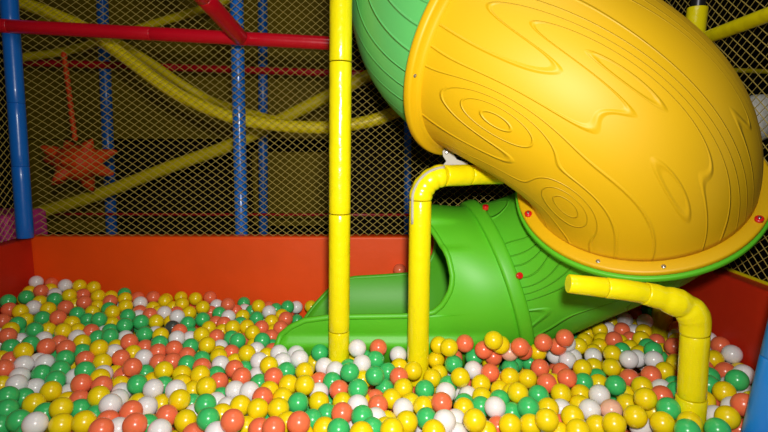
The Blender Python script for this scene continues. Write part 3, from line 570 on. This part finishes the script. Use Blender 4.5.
LABELS = '''0|white ball in the left back corner; coral right, coral below
2|white ball in the left back corner; white left, yellow right
3|yellow ball against the long back wall; white left, yellow right
4|yellow ball against the long back wall; yellow left, yellow right
5|coral ball in the left back corner; yellow left, white right
8|green ball in the left back corner; yellow left, yellow right
9|yellow ball in the left back corner; white left, white above
11|coral ball against the long back wall; yellow left, yellow right
12|green ball in the left back corner; green left, yellow right
13|green ball in the left back corner; green right, coral below
15|white ball in the left back corner; yellow left, yellow right
16|yellow ball in the left back corner; white left, green above
17|coral ball in the left back corner; yellow left, green right
19|yellow ball at the left edge; coral left, white right
20|coral ball at the left edge; yellow right, green above
21|green ball far left, back rows; coral left, green right
23|yellow ball against the long back wall; coral left, yellow above
29|coral ball against the long back wall; white left, yellow right
30|yellow ball against the long back wall; coral left, white below
33|yellow ball against the long back wall; yellow left, yellow above
40|white ball centre left, back rows; white left, yellow right
41|yellow ball centre left, back rows; white left, yellow right
44|yellow ball far left, back rows; green left, green right
45|green ball centre left, back rows; yellow left, coral right
47|yellow ball against the long back wall; coral right, yellow below
48|coral ball against the long back wall; yellow left, coral right
49|yellow ball against the long back wall; yellow left, coral above
51|coral ball against the long back wall; white left, coral right
57|yellow ball against the long back wall; green left, white right
60|green ball left of the chute, back rows; yellow left, yellow right
62|white ball left of the chute, back rows; yellow left, green right
67|coral ball by the chute tip; yellow left, green above
68|green ball left of the chute, back rows; green left, coral right
71|yellow ball left of the chute, back rows; yellow left, yellow right
80|green ball far left, back rows; yellow left, coral right
81|coral ball far left, back rows; green left, yellow right
84|green ball at the left edge; yellow left, yellow right
89|green ball at the left edge; white left, yellow above
91|yellow ball far left, back rows; yellow left, white right
94|coral ball far left, back rows; yellow left, green right
96|coral ball at the left edge; white right, yellow above
99|green ball at the left edge; white left, green above
102|yellow ball far left, back rows; coral left, green right
103|green ball at the left edge; yellow right, coral above
104|yellow ball at the left edge; green left, white right
105|coral ball far left, middle rows; green left, coral right
107|coral ball far left, middle rows; coral left, green right
111|green ball far left, middle rows; white left, coral right
113|coral ball far left, middle rows; green left, yellow right
115|white ball far left, middle rows; white left, green right
116|white ball at the left edge; coral left, white right
119|green ball far left, back rows; green left, yellow right
122|green ball centre left, back rows; yellow left, green right
124|green ball centre left, back rows; green left, yellow right
126|green ball centre left, back rows; coral left, yellow right
127|yellow ball centre left, back rows; green left, coral above
129|green ball centre left, back rows; white left, green right
132|yellow ball centre left, back rows; green left, yellow above
133|white ball centre left, back rows; yellow left, white right
134|green ball centre left, back rows; coral left, coral right
135|green ball far left, back rows; green left, white right
137|yellow ball far left, middle rows; green left, green above
140|coral ball centre left, middle rows; yellow left, coral right
146|coral ball centre left, middle rows; coral left, white above
147|coral ball centre left, middle rows; coral right, green above
150|green ball centre left, middle rows; coral left, yellow right
151|yellow ball far left, middle rows; coral left, coral right
152|coral ball far left, middle rows; yellow left, yellow right
153|coral ball centre left, middle rows; coral left, yellow above
154|white ball centre left, middle rows; yellow left, coral right
155|coral ball centre left, middle rows; white left, coral right
156|coral ball centre left, middle rows; coral left, coral above
157|coral ball centre left, middle rows; green right, green above
158|green ball centre left, middle rows; coral left, coral right
159|yellow ball left of the chute, back rows; white left, coral right
160|coral ball left of the chute, back rows; yellow left, green right
162|green ball left of the chute, back rows; green left, yellow right
163|yellow ball left of the chute, back rows; green left, coral right
165|green ball left of the chute, back rows; yellow left, coral right
169|yellow ball left of the chute, middle rows; green left, white right
172|yellow ball left of the chute, middle rows; green left, coral right
175|yellow ball left of the chute, middle rows; yellow left, white right
179|white ball by the chute tip; yellow left, coral above
180|white ball left of the chute, middle rows; green left, yellow right
181|yellow ball left of the chute, middle rows; white left, white right
186|coral ball left of the chute, middle rows; green left, white right
187|white ball left of the chute, middle rows; coral left, yellow right
188|coral ball left of the chute, middle rows; white left, green right
189|coral ball left of the chute, middle rows; coral left, white right
191|white ball by the chute tip; yellow left, white above
194|coral ball at the left edge; white right, coral above
195|white ball at the left edge; coral left, green right
196|white ball at the left edge; yellow left, white right
197|white ball far left, front rows; white left, yellow right
198|green ball far left, middle rows; white left, white above
199|green ball far left, middle rows; white left, green above
200|green ball far left, front rows; green left, white right
202|green ball far left, middle rows; white left, yellow right
204|yellow ball far left, front rows; white left, white right
205|coral ball far left, front rows; white left, coral right
206|coral ball far left, front rows; coral left, yellow right
208|yellow ball far left, middle rows; green left, yellow above
212|green ball at the left edge; green right, yellow above
213|green ball at the left edge; yellow right, green above
214|green ball at the left edge; green left, white above
215|yellow ball at the left edge; green left, green right
216|yellow ball far left, front rows; green left, green right
218|green ball far left, front rows; yellow left, green right
219|yellow ball far left, front rows; coral left, white right
221|coral ball far left, front rows; yellow left, yellow right
223|white ball far left, front rows; yellow left, coral right
225|green ball front edge, far left; green left, white right
226|green ball front edge, far left; yellow left, yellow right
227|white ball front edge, far left; green left, yellow right
228|yellow ball front edge, far left; white left, yellow right
229|yellow ball front edge, far left; yellow left, coral right
232|coral ball front edge, far left; yellow left, white right
233|coral ball front edge, far left; green left, coral right
234|white ball front edge, far left; coral left, coral right
238|green ball centre left, front rows; white left, white right
241|yellow ball centre left, middle rows; green left, yellow right
242|yellow ball centre left, middle rows; yellow left, yellow right
243|yellow ball centre left, middle rows; yellow left, green right
244|coral ball left of the chute, front rows; yellow left, white right
246|white ball centre left, front rows; green left, green right
247|white ball centre left, front rows; green left, yellow right
250|yellow ball left of the chute, front rows; yellow left, green right
251|yellow ball centre left, front rows; yellow left, green right
252|white ball centre left, front rows; yellow left, yellow right
253|yellow ball centre left, front rows; white left, yellow right
254|coral ball front edge, left of centre; green left, yellow right
255|green ball left of the chute, front rows; green left, white right
257|yellow ball front edge, left of centre; coral left, white above
258|green ball front edge, left of centre; white left, yellow right
259|coral ball centre left, front rows; white left, white right
260|coral ball front edge, far left; white left, green right
261|white ball front edge, left of centre; green left, yellow right
262|coral ball front edge, left of centre; white left, yellow right
263|white ball left of the chute, front rows; green left, white right
264|white ball left of the chute, front rows; white left, coral right
267|yellow ball left of the chute, front rows; green left, white above
268|yellow ball left of the chute, front rows; white left, yellow right
270|coral ball front edge, left of centre; white right, white above
275|white ball front edge, left of centre; coral left, coral right
278|coral ball left of the chute, middle rows; green left, green right
280|yellow ball between the yellow posts, front rows; yellow left, yellow right
281|yellow ball between the yellow posts, front rows; white right, yellow above
282|yellow ball by the chute tip; green left, coral right
283|white ball at the foot of the tall post; yellow left, coral right
284|yellow ball between the yellow posts, front rows; green left, yellow right
285|green ball between the yellow posts, front rows; yellow left, yellow right
286|coral ball left of the chute, front rows; white left, yellow right
287|yellow ball left of the chute, front rows; green left, coral above
288|rightmost such yellow ball between the yellow posts, front rows; yellow left, green right, yellow above
289|leftmost such yellow ball between the yellow posts, front rows; yellow left, green right, yellow above
290|yellow ball left of the chute, front rows; yellow left, yellow right
292|green ball at the foot of the tall post; coral left, green right
293|coral ball at the foot of the tall post; white left, green right
294|green ball at the foot of the tall post; coral left, coral right
295|green ball at the foot of the tall post; white left, yellow right
296|white ball at the foot of the tall post; white left, green right
297|white ball at the foot of the tall post; green left, green right
298|white ball at the foot of the tall post; yellow left, white right
300|green ball between the yellow posts, front rows; yellow left, green right
301|coral ball between the yellow posts, front rows; white left, yellow right
303|yellow ball between the yellow posts, front rows; yellow left, coral above
304|coral ball front edge, middle; green left, green right
305|green ball front edge, middle; coral left, white right
306|green ball front edge, left of centre; green left, coral right
307|yellow ball front edge, left of centre; coral left, green above
308|green ball front edge, middle; yellow left, coral above
309|coral ball front edge, left of centre; yellow left, green right
310|yellow ball front edge, left of centre; coral left, coral right
311|green ball front edge, left of centre; coral left, green right
313|coral ball front edge, left of centre; yellow left, coral right
314|coral ball front edge, left of centre; coral left, yellow right
315|white ball between the yellow posts, front rows; yellow left, coral right
318|yellow ball front edge, middle; green left, green right
319|green ball front edge, middle; yellow left, white above
325|white ball by the chute tip; white left, yellow right
326|green ball at the foot of the tall post; white left, green right
328|white ball at the foot of the tall post; coral right, white below
329|coral ball in front of the chute; white left, white right
330|green ball in front of the chute; white left, white right
334|green ball by the chute tip; coral left, yellow right
335|white ball at the foot of the middle pole; coral left, yellow below
336|rightmost such yellow ball at the foot of the middle pole; yellow right, yellow below
337|coral ball below the green tube joint; yellow left, coral right
338|yellow ball below the green tube joint; coral left, yellow right
339|coral ball below the green tube joint; green left, coral right
340|yellow ball below the green tube joint; yellow left, green below
341|yellow ball below the green tube joint; yellow left, pale pink below
342|pale pink ball right of the middle pole, back rows; coral left, coral right
344|yellow ball at the foot of the middle pole; yellow left, yellow below
345|green ball right of the middle pole, back rows; yellow left, white right
346|green ball right of the middle pole, back rows; coral left, coral right
347|coral ball right of the middle pole, back rows; coral left, pale pink right
348|green ball right of the middle pole, back rows; coral left, green right
349|white ball right of the middle pole, back rows; yellow left, coral right
351|coral ball right of the middle pole, back rows; white left, yellow right
352|yellow ball at the foot of the middle pole; coral left, yellow right
354|green ball at the foot of the middle pole; green left, coral right
355|coral ball at the foot of the middle pole; green left, yellow right
356|yellow ball at the foot of the middle pole; yellow left, green below
358|yellow ball right of the middle pole, back rows; green left, white right
360|yellow ball right of the middle pole, back rows; coral left, yellow right
362|yellow ball right of the middle pole, front rows; yellow left, yellow right
363|yellow ball at the foot of the middle pole; green left, green right
364|green ball at the foot of the middle pole; yellow left, white right
365|white ball right of the middle pole, front rows; green left, white right
366|coral ball right of the middle pole, front rows; yellow left, yellow right
369|yellow ball right of the middle pole, front rows; coral left, green right
370|yellow ball right of the middle pole, front rows; white left, yellow right
371|white ball right of the middle pole, front rows; green left, green right
372|green ball right of the middle pole, front rows; yellow left, yellow right
373|white ball between the yellow posts, front rows; yellow left, yellow right
375|yellow ball between the yellow posts, front rows; coral left, yellow right
376|yellow ball front edge, middle; yellow left, green right
378|yellow ball front edge, middle; green left, yellow right
379|green ball front edge, middle; yellow left, white right
380|white ball front edge, middle; yellow left, white right
381|yellow ball front edge, middle; yellow left, white right
382|yellow ball between the yellow posts, front rows; yellow left, coral right
384|yellow ball front edge, middle; white left, yellow right
387|green ball right of the middle pole, front rows; yellow left, white right
388|yellow ball right of the middle pole, front rows; white left, green right
390|yellow ball front edge, right of centre; coral left, yellow right
391|green ball between the yellow posts, front rows; coral left, yellow right
393|green ball front edge, right of centre; white left, green right
394|white ball front edge, middle; white left, yellow right
395|coral ball below the green tube joint; yellow left, yellow right
397|yellow ball centre right, back rows; coral left, white right
398|coral ball below the green tube joint; coral left, coral right
399|coral ball below the green tube joint; coral left, yellow right
400|coral ball below the green tube joint; coral left, white right
403|yellow ball below the green tube joint; yellow left, white right
405|yellow ball below the green tube joint; white left, yellow right
411|white ball centre right, back rows; white left, white right
412|white ball centre right, back rows; white left, yellow right
416|white ball under the big round flange; yellow left, coral right
417|white ball under the big round flange; coral left, yellow below
421|coral ball under the big round flange; white left, white right
424|yellow ball under the big round flange; white left, coral right
426|coral ball under the big round flange; yellow left, coral right
427|yellow ball under the big round flange; coral left, coral right
432|yellow ball under the big round flange; yellow left, green right
433|green ball under the big round flange; green left, coral right
434|coral ball under the big round flange; coral left, yellow above
437|white ball left of right-hand pole, back rows; yellow left, white right
438|white ball left of right-hand pole, back rows; white left, white right
439|white ball left of right-hand pole, back rows; white left, yellow right
448|leftmost such coral ball beside the blue foreground post; yellow below
449|white ball beside the blue foreground post; yellow left, coral below
450|yellow ball beside the blue foreground post; white right, coral above
451|coral ball beside the blue foreground post; green left, white right
453|white ball beside the blue foreground post; coral left, white below
459|coral ball centre right, back rows; green left, coral right
461|coral ball centre right, back rows; coral left, green right
462|coral ball centre right, front rows; yellow left, coral right
463|yellow ball right of the middle pole, back rows; yellow left, coral right
464|yellow ball right of the middle pole, front rows; yellow left, green right
465|green ball centre right, front rows; yellow left, yellow right
466|yellow ball centre right, front rows; green left, yellow right
467|green ball right of the middle pole, front rows; green left, yellow right
468|yellow ball centre right, back rows; white left, yellow right
470|yellow ball left of right-hand pole, back rows; green left, white right
472|green ball centre right, back rows; coral left, yellow right
473|yellow ball centre right, back rows; green left, green right
474|green ball left of right-hand pole, front rows; yellow left, yellow right
475|coral ball left of right-hand pole, back rows; green left, yellow right
476|yellow ball centre right, front rows; yellow left, white right
477|white ball centre right, front rows; yellow left, green right
479|white ball centre right, front rows; yellow left, pale pink right
480|pale pink ball left of right-hand pole, front rows; white left, yellow right
481|yellow ball centre right, front rows; white left, white right
482|yellow ball front edge, right of centre; yellow left, white right
483|yellow ball centre right, front rows; green left, white right
484|leftmost such yellow ball front edge, right of centre; yellow left, yellow right, yellow above
485|rightmost such yellow ball front edge, right of centre; yellow left, yellow right, yellow above
486|yellow ball front edge, right of centre; yellow left, white above
487|yellow ball front edge, right of centre; yellow left, pale pink above
488|yellow ball left of right-hand pole, front rows; pale pink left, yellow right
489|yellow ball front edge, far right; yellow left, yellow right
491|yellow ball front edge, right of centre; yellow left, green above
494|coral ball left of right-hand pole, back rows; coral left, yellow right
495|yellow ball left of right-hand pole, back rows; coral left, coral above
496|yellow ball left of right-hand pole, back rows; white left, coral above
499|coral ball round the right-hand bent pole; yellow left, green right
500|yellow ball left of right-hand pole, front rows; yellow left, coral right
501|yellow ball left of right-hand pole, front rows; yellow left, white right
502|green ball round the right-hand bent pole; yellow left, yellow right
504|yellow ball round the right-hand bent pole; white left, green right
505|white ball front edge, far right; yellow right, yellow above
506|yellow ball round the right-hand bent pole; green left, white right
507|green ball round the right-hand bent pole; yellow left, green right
508|green ball round the right-hand bent pole; yellow left, coral right
509|yellow ball beside the blue foreground post; white left, white above
512|yellow ball beside the blue foreground post; green left, white right
513|coral ball beside the blue foreground post; white left, white above
515|green ball beside the blue foreground post; yellow left, white above'''
balls = []
for e in BALLS.split(';'):
    c = e[0]; x, y, z = (int(t) / 1e4 for t in e[1:].split(',')); balls.append((x, y, z, c))
labels = {}
for e in LABELS.strip().split('\n'):
    if '|' in e:
        i, l = e.split('|'); labels[int(i)] = l
def ico(sub, r):
    b = bmesh.new(); bmesh.ops.create_icosphere(b, subdivisions=sub, radius=r)
    V = np.array([v.co[:] for v in b.verts]); Fq = np.array([[v.index for v in f.verts] for f in b.faces]); b.free()
    return V, Fq
ball_mesh = {}
for k in BALL_RGB:
    b = bmesh.new(); bmesh.ops.create_uvsphere(b, u_segments=32, v_segments=20, radius=RB)
    # raised mould seam round the middle
    for v in b.verts:
        if abs(v.co.z) < 1e-5: v.co *= 1.008
    me = bpy.data.meshes.new('plastic_ball'); b.to_mesh(me); b.free(); me.shade_smooth(); me.materials.append(BM[k]); ball_mesh[k] = me
rnd = random.Random(11)
proto = {}
for i, (x, y, z, c) in enumerate(balls):
    if i not in labels: continue
    if c not in proto:
        o = bpy.data.objects.new('plastic_ball', ball_mesh[c]); proto[c] = o
    else:
        o = proto[c].copy()
    COL.objects.link(o)
    o.location = (x, y, z); o.rotation_euler = (rnd.uniform(0, 6), rnd.uniform(0, 6), rnd.uniform(0, 6))
    tag(o, labels[i], 'ball', 'hollow plastic balls filling the ball pit')

# the rest of the pit's filling
def hsurf(X, Y):
    z = .358 + .115 * math.exp(-((X + 1.9) / .9) ** 2) * min(1, max(0, (Y - 1.4) / 1.2)) + .07 * math.exp(-((X - 1.3) / .35) ** 2)
    if Y > 2.47 and -.05 < X < .6: z += .12
    return z
AX = [tuple(p) + (0.345,) for p in LOWER[::2]] + [tuple(E + tE * d) + (.33,) for d in (0.03, .08, .13)] 
AX = np.array(AX)
POSTS = [(-.17, 1.84, .04), (.13, 1.83, .041), (.902, 1.42, .045), (1.195, 2.16, .043), (1.01, 1.30, .056)]
placed = np.array([b[:3] for b in balls])
cell = {}
def key(p): return (int(math.floor(p[0] / .07)), int(math.floor(p[1] / .07)), int(math.floor(p[2] / .07)))
for p in placed: cell.setdefault(key(p), []).append(p)
def clear(p, dmin):
    a, b, c = key(p)
    for i in (-1, 0, 1):
        for j in (-1, 0, 1):
            for k in (-1, 0, 1):
                for q in cell.get((a + i, b + j, c + k), ()):
                    if (p[0]-q[0])**2 + (p[1]-q[1])**2 + (p[2]-q[2])**2 < dmin * dmin: return False
    return True
PXY = project(placed); PD = np.linalg.norm(placed - np.array([0, 0, CAMZ]), axis=1)
fill = [(x, y, z, c) for i, (x, y, z, c) in enumerate(balls) if i not in labels]
nfill0 = len(fill)
layers = 4
for L in range(layers):
    drop = 0.030 + L * 0.057
    dx, dy = .0715, .062
    row = 0; y = .36 + (L % 2) * .02
    while y < YB - RB:
        x = XL + RB + .003 + (row % 2) * dx / 2 + (L % 2) * .03
        while x < XR - RB:
            ok = False
            for tr in range(3):
                p = np.array([x + rnd.uniform(-.014, .014), y + rnd.uniform(-.012, .012), 0])
                p[0] = min(max(p[0], XL + RB + .001), XR - RB - .001); p[1] = min(p[1], YB - RB - .001)
                p[2] = hsurf(p[0], p[1]) - drop + rnd.uniform(-.008, .008)
                if p[1] < 1.25 and L == 0: p[2] += rnd.uniform(0, .02)
                if p[2] < ZF + RB: continue
                if not clear(p, RB * 1.93): continue
                if any(math.hypot(p[0] - a, p[1] - b) < r_ + RB for a, b, r_ in POSTS): continue
                if (np.linalg.norm(AX[:, :3] - p, axis=1) < AX[:, 3] + RB + .004).any(): continue
                if -.42 < p[0] < .45 and math.hypot(p[1] - 2.19, p[2] - .51) < .322 + RB: continue
                ok = True; break
            if ok:
                cell.setdefault(key(p), []).append(p)
                fill.append((p[0], p[1], p[2], rnd.choices('YGRW', (40, 20, 21, 19))[0]))
            x += dx
        y += dy; row += 1
V2, F2 = ico(3, RB); V1, F1 = ico(2, RB)
VV, FF, MI = [], [], []; base = 0; keys = list(BALL_RGB)
for i, (x, y, z, c) in enumerate(fill):
    top = i < nfill0
    Vx, Fx = (V2, F2) if top or z > hsurf(x, y) - .05 else (V1, F1)
    VV.append(Vx + np.array([x, y, z])); FF.append(Fx + base); base += len(Vx); MI.append(np.full(len(Fx), keys.index(c)))
VV = np.concatenate(VV); FF = np.concatenate(FF); MI = np.concatenate(MI)
me = bpy.data.meshes.new('packed_balls')
me.vertices.add(len(VV)); me.vertices.foreach_set('co', VV.astype(np.float32).ravel())
me.loops.add(FF.size); me.loops.foreach_set('vertex_index', FF.astype(np.int32).ravel())
me.polygons.add(len(FF)); me.polygons.foreach_set('loop_start', np.arange(0, FF.size, 3, dtype=np.int32))
for k in keys: me.materials.append(BM[k])
me.polygons.foreach_set('material_index', MI.astype(np.int32))
me.update(calc_edges=True); me.shade_smooth()
o = bpy.data.objects.new('packed_balls', me); COL.objects.link(o)
tag(o, 'mixed yellow, green, orange-red and white balls filling the pit between and below the nearer ones', 'balls', kind='stuff')
